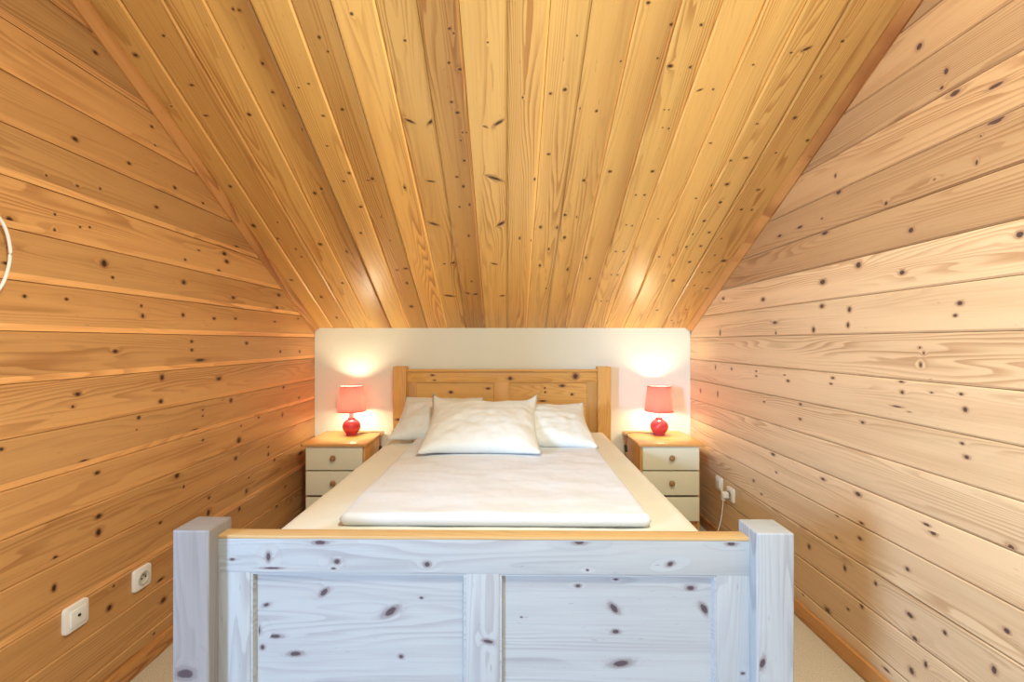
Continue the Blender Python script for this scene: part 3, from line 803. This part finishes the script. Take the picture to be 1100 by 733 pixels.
def soft_slab(w, d, h, rad, nx, ny, lump=0.006, freq=3.0, droop=None, seed=0.0, wav=0.0):
    """a cushion-edged slab: closed top, rounded edge, flat base"""
    bm = bmesh.new()
    EDGE = [(1.0, 0.0), (1.0, 0.0)]
    def co(i, n, size):
        # denser grid near the edges
        t = i / n * 2 - 1
        return math.sin(t * PI / 2) * size / 2 if False else t * size / 2
    top, bot = {}, {}
    for i in range(nx + 1):
        for j in range(ny + 1):
            x, y = co(i, nx, w), co(j, ny, d)
            ex = w / 2 - abs(x); ey = d / 2 - abs(y)
            e = min(ex, ey)
            if ex < rad and ey < rad:
                e = rad - math.hypot(rad - ex, rad - ey)
            e = max(0.0, min(rad, e))
            q = e / rad
            z = h * (0.5 + 0.5 * math.sqrt(max(0.0, 1 - (1 - q) ** 2)))
            zb = h * (0.5 - 0.5 * math.sqrt(max(0.0, 1 - (1 - q) ** 2)))
            ed = wav * fbm((x * 1.0, y * 1.0, seed + 7), 5.0)
            nzv = lump * fbm((x, y * 1.4, seed), freq, 4) * q
            cx = x; cy = y
            if ex < rad and ey < rad:
                dd = math.hypot(rad - ex, rad - ey)
                if dd > rad:
                    k = rad / dd
                    cx = math.copysign(w / 2 - rad + (rad - ex) * k, x)
                    cy = math.copysign(d / 2 - rad + (rad - ey) * k, y)
            if ex < 1e-6: cx += math.copysign(ed, x)
            if ey < 1e-6: cy += math.copysign(ed, y)
            top[i, j] = bm.verts.new((cx, cy, z + nzv))
            on = i in (0, nx) or j in (0, ny)
            bot[i, j] = top[i, j] if on else bm.verts.new((cx, cy, zb))
    for i in range(nx):
        for j in range(ny):
            bm.faces.new((top[i, j], top[i + 1, j], top[i + 1, j + 1], top[i, j + 1]))
            b = (bot[i, j], bot[i, j + 1], bot[i + 1, j + 1], bot[i + 1, j])
            bm.faces.new(b)
    return bm

mat_w, mat_d = 1.48, 1.97
mt = soft_slab(mat_w, mat_d, 0.238, 0.05, 70, 96, 0.004, 2.5, seed=1.0)
mattress = from_bm('mattress', mt, M['sheet'], smooth=True)
mattress.location = to_world(0.0, 1.095, 0.396)
mattress.rotation_euler = (0, 0, BRZ)
tag(mattress, 'thick mattress in a cream fitted sheet lying on the pine bed', 'mattress')
sm = tube([(-mat_w / 2 - 0.001, -mat_d / 2 + 0.06, 0.115), (-mat_w / 2 - 0.001, 0, 0.115), (-mat_w / 2 - 0.001, mat_d / 2 - 0.06, 0.115)], 0.004, 6, 4)
from_bm('piping', sm, M['sheet'], mattress, smooth=True)
sm = tube([(mat_w / 2 + 0.001, -mat_d / 2 + 0.06, 0.115), (mat_w / 2 + 0.001, 0, 0.115), (mat_w / 2 + 0.001, mat_d / 2 - 0.06, 0.115)], 0.004, 6, 4)
from_bm('piping', sm, M['sheet'], mattress, smooth=True)

Z_BED = 0.634
duv = soft_slab(1.06, 1.36, 0.044, 0.022, 84, 104, 0.008, 4.0, seed=4.0, wav=0.008)
duvet = from_bm('duvet', duv, M['duvet'], smooth=True)
duvet.location = to_world(0.02, 0.395 + 0.68, Z_BED + 0.004)
duvet.rotation_euler = (0, 0, BRZ)
tag(duvet, 'flat folded white duvet spread over the middle of the cream sheet', 'duvet')

def pillow(name, w, d, h, loc, tilt, yaw, roll, seed, label, bend=0.0, group=None, ear=1.0):
    nx, ny = 56, 44
    bm = bmesh.new()
    T, B = {}, {}
    for i in range(nx + 1):
        for j in range(ny + 1):
            a = i / nx * 2 - 1; b = j / ny * 2 - 1
            # pinched sides, pointed corners
            x = a * w / 2 * (1 - 0.07 * (1 - b * b) * abs(a) ** 3 * 1.0)
            y = b * d / 2 * (1 - 0.12 * (1 - a * a) * abs(b) ** 3 * 1.0)
            q = max(0.0, (1 - a * a) * (1 - b * b)) ** 0.42
            wr = 0.010 * fbm((x + seed, y, seed), 5.5, 4) + 0.006 * math.sin(9 * a + 5 * b + seed) * (1 - q)
            rad = 0.012 * fbm((a * 2, b * 2, seed + 3), 2.0, 2)
            q *= 1.0 - 0.38 * max(0.0, b) ** 1.5
            zt = h * 0.62 * q + wr * (0.3 + q)
            zb = -h * 0.38 * q + wr * 0.3
            on = i in (0, nx) or j in (0, ny)
            if on:
                zt = zb = wr * 0.6
                ed = 0.009 * fbm((a * 3, b * 3, seed + 9), 2.5, 3)
                x += math.copysign(ed, x) if i in (0, nx) else 0
                y += math.copysign(ed, y) if j in (0, ny) else 0
            bz = bend * (b * b) * 0.5 - bend * 0.2 + 0.035 * ear * a ** 6 * max(0.0, b) ** 5
            y += 0.022 * ear * a ** 6 * max(0.0, b) ** 6
            T[i, j] = bm.verts.new((x, y, zt + rad * q + bz))
            B[i, j] = T[i, j] if on else bm.verts.new((x, y, zb + bz))
    for i in range(nx):
        for j in range(ny):
            bm.faces.new((T[i, j], T[i + 1, j], T[i + 1, j + 1], T[i, j + 1]))
            bm.faces.new((B[i, j], B[i, j + 1], B[i + 1, j + 1], B[i + 1, j]))
    o = from_bm(name, bm, M['linen'], smooth=True)
    o.location = loc
    o.rotation_euler = (tilt, roll, yaw)
    tag(o, label, 'pillow', group)
    # seam along the rim
    sm = bmesh.new()
    path = [T[i, 0].co.copy() if False else None for i in range(0)]
    sm.free()
    return o

R = math.radians
G_P = 'white pillows at the head of the bed'
pillow('pillow', 0.54, 0.46, 0.14, (-0.445, 2.955, 0.764), R(27), R(-3), R(0), 2.3, 'white pillow at the left, half hidden under the big front pillow', 0.02, G_P, 0.1)
pillow('pillow', 0.62, 0.47, 0.14, (0.185, 2.70, 0.770), R(22), R(2), R(1), 8.1, 'white pillow at the right, tucked behind the big front pillow', 0.02, G_P, 0.4)
pillow('pillow', 0.635, 0.53, 0.14, (-0.140, 2.545, 0.792), R(23), R(-1), R(0), 5.2, 'big white pillow at the front, leaning on two others', 0.03, G_P)

# ================================================================= BEDSIDE CABINETS AND LAMPS
def make_cabinet():
    root = empty('bedside_cabinet', (0, 0, 0))
    w, d, h = 0.385, 0.39, 0.59
    y0 = 0.02                      # carcass front (drawer fronts stand proud of it)
    body = W()
    t = 0.018
    body.box((-w / 2 + t / 2, y0 + d / 2, 0.32), (t, d, 0.54), 2, 0.002)
    body.box((w / 2 - t / 2, y0 + d / 2, 0.32), (t, d, 0.54), 2, 0.002)
    body.box((0, y0 + d - 0.006, 0.32), (w - 2 * t, 0.012, 0.54), 2, 0)
    for z in (0.269, 0.436):
        body.box((0, y0 + d / 2, z), (w - 2 * t, d - 0.02, 0.008), 0, 0)
    b = body.build('carcass', M['pine_top'], root)
    W().box((0, y0 + d / 2 + 0.006, 0.052), (w - 0.01, d - 0.02, 0.104), 0, 0.003).build('plinth', M['pine_top'], root)
    # top with clipped front corners and rounded edge
    tb = W()
    def mk(tm):
        hw2, f, bk = 0.212, -0.018, y0 + d
        pts = [(-hw2 + 0.012, f), (hw2 - 0.012, f), (hw2, f + 0.012), (hw2, bk), (-hw2, bk), (-hw2, f + 0.012)]
        lo = [tm.verts.new((x, y, 0.590)) for x, y in pts]
        hi = [tm.verts.new((x, y, 0.610)) for x, y in pts]
        tm.faces.new(lo[::-1]); tm.faces.new(hi)
        for i in range(6):
            j = (i + 1) % 6
            tm.faces.new((lo[i], lo[j], hi[j], hi[i]))
        bmesh.ops.recalc_face_normals(tm, faces=tm.faces)
    tb.solid(mk, 0, 0.006, (1, 1, 1), 3)
    tb.build('top', M['pine_top'], root)
    for k, z in enumerate((0.185, 0.352, 0.513)):
        bm = bmesh.new()
        bbox(bm, (0, 0.010, z), (w - 0.022, 0.02, 0.153), 0.004, 2)
        dr = from_bm('drawer', bm, M['cream'], root, angle=40)
        kb = W()
        prof = [(0.008, 0.0), (0.008, 0.008), (0.012, 0.012), (0.0175, 0.017), (0.0185, 0.022), (0.016, 0.028), (0.009, 0.0315), (0.002, 0.032)]
        t_ = lathe(prof, 24)
        bmesh.ops.transform(t_, matrix=Matrix.Translation((0, 0, z + 0.006)) @ Matrix.Rotation(PI / 2, 4, 'X'), verts=t_.verts)
        for f in t_.faces: f.smooth = True
        kb.merge(t_, 0, (1, 1, 1))
        kb.build('knob', M['pine_knob'], dr, angle=50)
    return root

cab = make_cabinet()
cab.location = (-1.114, 2.925, 0)
tag(cab, 'cream three drawer bedside cabinet left of the bed, its lower drawers hidden by the mattress', 'cabinet', 'bedside cabinets')
cab2 = copy_tree(cab)
cab2.location = (1.052, 2.925, 0)
tag(cab2, 'cream three drawer bedside cabinet right of the bed, below the white wall sockets', 'cabinet', 'bedside cabinets')

def make_lamp():
    root = empty('table_lamp', (0, 0, 0))
    prof = [(0.001, 0.0), (0.036, 0.0), (0.038, 0.004), (0.037, 0.010), (0.047, 0.022), (0.057, 0.038), (0.0615, 0.055), (0.060, 0.072), (0.052, 0.090), (0.038, 0.102), (0.026, 0.108), (0.024, 0.114), (0.026, 0.118), (0.014, 0.120)]
    from_bm('base', lathe(prof, 48), M['ceramic'], root, angle=60)
    from_bm('lamp_holder', lathe([(0.012, 0.118), (0.016, 0.120), (0.017, 0.160), (0.014, 0.164), (0.012, 0.164)], 24), M['white_holder'], root, angle=50)
    # cone shade, open at both ends, with real thickness
    z0, z1, r0, r1, t = 0.165, 0.342, 0.097, 0.080, 0.0015
    sh = bmesh.new()
    n = 64
    prof = [(r0, z0), (r1, z1), (r1 - t, z1), (r0 - t, z0)]
    rows = [[sh.verts.new((r * math.cos(2 * PI * i / n), r * math.sin(2 * PI * i / n), z)) for i in range(n)] for r, z in prof]
    for k in range(4):
        a, b = rows[k], rows[(k + 1) % 4]
        for i in range(n):
            sh.faces.new((a[i], a[(i + 1) % n], b[(i + 1) % n], b[i]))
    bmesh.ops.recalc_face_normals(sh, faces=sh.faces)
    shd = from_bm('shade', sh, M['shade'], root, angle=50)
    for z, r in ((z0 + 0.003, r0 - 0.0003), (z1 - 0.002, r1)):
        rim = bmesh.new()
        ring = []
        for i in range(n):
            an = 2 * PI * i / n
            row = []
            for q in range(8):
                b = 2 * PI * q / 8
                rr = r + 0.0022 * math.cos(b)
                row.append(rim.verts.new((rr * math.cos(an), rr * math.sin(an), z + 0.0035 * math.sin(b))))
            ring.append(row)
        for i in range(n):
            for q in range(8):
                rim.faces.new((ring[i][q], ring[(i + 1) % n][q], ring[(i + 1) % n][(q + 1) % 8], ring[i][(q + 1) % 8]))
        bmesh.ops.recalc_face_normals(rim, faces=rim.faces)
        from_bm('rim', rim, M['shade'], shd, smooth=True)
    bl_ = bmesh.new()
    bmesh.ops.create_uvsphere(bl_, u_segments=24, v_segments=16, radius=0.024, matrix=Matrix.Translation((0, 0, 0.268)) @ Matrix.Diagonal((1, 1, 1.2, 1)))
    bmesh.ops.create_cone(bl_, segments=20, radius1=0.012, radius2=0.014, depth=0.086, cap_ends=True, matrix=Matrix.Translation((0, 0, 0.204)))
    from_bm('bulb', bl_, M['bulb'], root, smooth=True)
    return root

lamp = make_lamp()
lamp.location = (-1.095, 3.20, 0.610)
tag(lamp, 'lit table lamp with red ball base and pink shade left of the bed', 'lamp', 'bedside lamps')
lamp2 = copy_tree(lamp)
lamp2.location = (1.067, 3.20, 0.610)
tag(lamp2, 'lit table lamp with red ball base and pink shade right of the bed', 'lamp', 'bedside lamps')

def cord(parent, pts, sw, sd):
    o = from_bm('power_cord', tube(pts, 0.0028, 8, 8), M['cord'], parent, smooth=True)
    b = bmesh.new()
    bbox(b, sw, (0.020, 0.014, 0.052), 0.006, 3, Matrix.Rotation(sd, 4, 'Y'))
    from_bm('cord_switch', b, M['cord'], o, angle=50)
# cord towards the bed, over the cabinet's inner edge (local to the lamp)
cord(lamp, [(0.036, -0.004, 0.006), (0.08, 0.03, 0.006), (0.14, 0.055, 0.006), (0.185, 0.04, 0.007), (0.198, 0.015, 0.006), (0.2003, -0.005, -0.012), (0.205, -0.02, -0.06), (0.210, -0.02, -0.11)], (0.207, -0.02, -0.10), 0.1)
cord(lamp2, [(-0.036, -0.004, 0.006), (-0.07, 0.02, 0.006), (-0.13, 0.045, 0.006), (-0.19, 0.03, 0.007), (-0.222, 0.0, 0.006), (-0.2325, -0.02, -0.012), (-0.238, -0.03, -0.06), (-0.242, -0.03, -0.11)], (-0.241, -0.03, -0.09), -0.1)

# ================================================================= SOCKETS AND CABLES
def plate(name, X, sgn, y, z, sy, sz, label, cat, kind):
    """face plate on a side wall; local x points into the room"""
    root = empty(name, (X, y, z), 0.0 if sgn > 0 else PI)
    bm = bmesh.new()
    pts = []
    rr = 0.011
    for cy_, cz_, a0 in ((sy / 2 - rr, sz / 2 - rr, 0), (-sy / 2 + rr, sz / 2 - rr, 90), (-sy / 2 + rr, -sz / 2 + rr, 180), (sy / 2 - rr, -sz / 2 + rr, 270)):
        for q in range(7):
            an = math.radians(a0 + q * 15)
            pts.append((cy_ + rr * math.cos(an), cz_ + rr * math.sin(an)))
    rows = []
    for xx, sc in ((0.0, 1.0), (0.007, 1.0), (0.0092, 0.985), (0.010, 0.955)):
        rows.append([bm.verts.new((xx, p[0] * sc, p[1] * sc)) for p in pts])
    for r0_, r1_ in zip(rows, rows[1:]):
        for q in range(len(pts)):
            q2 = (q + 1) % len(pts)
            bm.faces.new((r0_[q], r0_[q2], r1_[q2], r1_[q]))
    bm.faces.new(rows[-1]); bm.faces.new(rows[0][::-1])
    bmesh.ops.recalc_face_normals(bm, faces=bm.faces)
    from_bm('plate', bm, M['plastic'], root, angle=40)
    if kind == 'aerial':
        c = bmesh.new(); bbox(c, (0.0115, 0.004, -0.002), (0.004, 0.055, 0.052), 0.0015, 2)
        ins = from_bm('insert', c, M['plastic'], root, angle=40)
        t = lathe([(0.0045, 0), (0.0045, 0.004), (0.001, 0.004)], 20)
        bmesh.ops.transform(t, matrix=Matrix.Translation((0.0125, 0.003, 0.002)) @ Matrix.Rotation(PI / 2, 4, 'Y'), verts=t.verts)
        from_bm('jack', t, M['dark'], ins, angle=50)
    elif kind == 'power':
        # raised ring, recessed well, two pins
        t = lathe([(0.026, 0.0), (0.026, 0.004), (0.0215, 0.005), (0.0195, 0.0025), (0.001, 0.0012)], 36)
        bmesh.ops.transform(t, matrix=Matrix.Translation((0.0098, 0, 0)) @ Matrix.Rotation(PI / 2, 4, 'Y'), verts=t.verts)
        r = from_bm('socket_well', t, M['socket'], root, angle=50)
        for s in (-1, 1):
            h = lathe([(0.003, 0.0), (0.003, 0.002), (0.0005, 0.002)], 14)
            bmesh.ops.transform(h, matrix=Matrix.Translation((0.0108, s * 0.0095, 0)) @ Matrix.Rotation(PI / 2, 4, 'Y'), verts=h.verts)
            from_bm('hole', h, M['dark'], r)
        h = lathe([(0.0024, 0.0), (0.0024, 0.010), (0.0005, 0.0105)], 12)
        bmesh.ops.transform(h, matrix=Matrix.Translation((0.0108, 0, 0.012)) @ Matrix.Rotation(PI / 2, 4, 'Y'), verts=h.verts)
        from_bm('earth_pin', h, M['brass'], r)
    else:
        c = bmesh.new()
        bbox(c, (0.0115, 0, 0), (0.004, sy * 0.62, sz * 0.62), 0.0015, 2)
        from_bm('rocker', c, M['plastic'], root, angle=40)
    return tag(root, label, cat)

plate('wall_socket', X_LEFT, 1, 1.490, 0.366, 0.085, 0.085, 'white square aerial outlet with one small dark hole, low on left wall', 'outlet', 'aerial')
plate('wall_socket', X_LEFT, 1, 1.760, 0.352, 0.083, 0.083, 'white round-well power socket low on left wall beside the bed post', 'outlet', 'power')
plate('wall_switch', X_RIGHT, -1, 2.885, 0.365, 0.085, 0.085, 'small white plate with nothing plugged in, beside the right bedside cabinet', 'outlet', 'blank')
plate('wall_socket', X_RIGHT, -1, 2.735, 0.345, 0.085, 0.085, 'white socket on right wall with a white plug in it', 'outlet', 'power')

pl = empty('power_cable', (X_RIGHT - 0.014, 2.745, 0.340))
tag(pl, 'white plug with its cable hanging straight down the right wall', 'cable')
b = bmesh.new()
bbox(b, (-0.020, 0, 0), (0.036, 0.036, 0.036), 0.008, 3)
bbox(b, (-0.026, 0.008, -0.022), (0.020, 0.022, 0.030), 0.006, 3)
from_bm('plug', b, M['plastic'], pl, angle=50)
from_bm('cable', tube([(-0.026, 0.008, -0.03), (-0.027, 0.012, -0.07), (-0.032, 0.022, -0.15), (-0.042, 0.04, -0.23), (-0.052, 0.07, -0.315), (-0.054, 0.11, -0.3345), (-0.040, 0.17, -0.3350)], 0.0032, 8, 8), M['plastic'], pl, smooth=True)

# loop of white cable hanging on the left wall, at the edge of the view
cb = from_bm('hanging_cable', tube([(0.012, 1.15, 1.66), (0.014, 1.20, 1.655), (0.015, 1.262, 1.60), (0.016, 1.283, 1.53), (0.016, 1.276, 1.46), (0.015, 1.25, 1.40), (0.012, 1.19, 1.35), (0.010, 1.12, 1.33)], 0.0042, 10, 10), M['plastic'], smooth=True)
cb.location = (X_LEFT, 0, 0)
tag(cb, 'loop of white cable hanging on the left pine wall', 'cable')

# ================================================================= LIGHT
def area(name, loc, target, sx, sy, power, color, spread=PI):
    l = bpy.data.lights.new(name, 'AREA')
    l.shape = 'RECTANGLE'; l.size = sx; l.size_y = sy
    l.energy = power; l.color = color
    try: l.spread = spread
    except Exception: pass
    o = bpy.data.objects.new(name, l)
    o.location = loc
    d = Vector(target) - Vector(loc)
    o.rotation_euler = d.to_track_quat('-Z', 'Y').to_euler()
    return link(o)
ky = (KEYW[0] + KEYW[1]) / 2; kz = (KEYW[2] + KEYW[3]) / 2
area('daylight_window_1', (X_FAR + 0.06, ky, kz), (0.1, 0.6, 0.0), 0.85, 0.95, KEY[0], KEY[1], 1.45)
fx = (FILW[0] + FILW[1]) / 2; fz = (FILW[2] + FILW[3]) / 2
area('daylight_window_2', (fx, Y_FRONT + 0.03, fz), (fx, Y_FRONT + 1, fz), 2.3, 1.5, FILL[0], FILL[1])
# made-up round fill lamp on the collar ceiling above and behind the viewer
LX, LY = 0.40, 0.16
cl = empty('ceiling_lamp', (LX, LY, Z_TOP))
tag(cl, 'round white ceiling lamp on the flat ceiling behind the view', 'lamp')
from_bm('canopy', lathe([(0.17, -0.03), (0.175, -0.025), (0.175, 0.0), (0.05, 0.0)], 40), M['white_frame'], cl, angle=40)
from_bm('diffuser', lathe([(0.02, -0.075), (0.09, -0.068), (0.14, -0.05), (0.16, -0.03)], 40), M['white_holder'], cl, angle=60)
l = bpy.data.lights.new('ceiling_lamp_light', 'AREA')
l.shape = 'DISK'; l.size = 0.40; l.energy = TOP[0]; l.color = TOP[1]
p = bpy.data.objects.new('ceiling_lamp_light', l)
p.location = (LX, LY, Z_TOP - 0.085)
link(p)
wld = bpy.data.worlds.new('sky')
scene.world = wld
wld.use_nodes = True
wld.node_tree.nodes['Background'].inputs[0].default_value = (0.75, 0.87, 1.0, 1)
wld.node_tree.nodes['Background'].inputs[1].default_value = 1.0

# ================================================================= CAMERA
cd = bpy.data.cameras.new('camera')
cd.sensor_width = 36.0
cd.lens = 489.0 / 1100.0 * 36.0
cd.shift_x = 5.0 / 1100.0
cd.shift_y = 0.5 / 1100.0
cd.clip_start = 0.02
cam = bpy.data.objects.new('camera', cd)
cam.location = (0, 0, EYE)
cam.rotation_euler = (PI / 2, 0, 0)
link(cam)
scene.camera = cam

scene.view_settings.view_transform = 'Standard'
scene.view_settings.look = 'None'
scene.view_settings.exposure = EXPO
scene.view_settings.gamma = 1.0
scene.view_settings.use_curve_mapping = False
scene.cycles.use_denoising = True
scene.cycles.max_bounces = 10
scene.cycles.diffuse_bounces = 5
scene.cycles.transmission_bounces = 6
scene.cycles.sample_clamp_indirect = 6.0
scene.cycles.caustics_reflective = False
scene.cycles.caustics_refractive = False
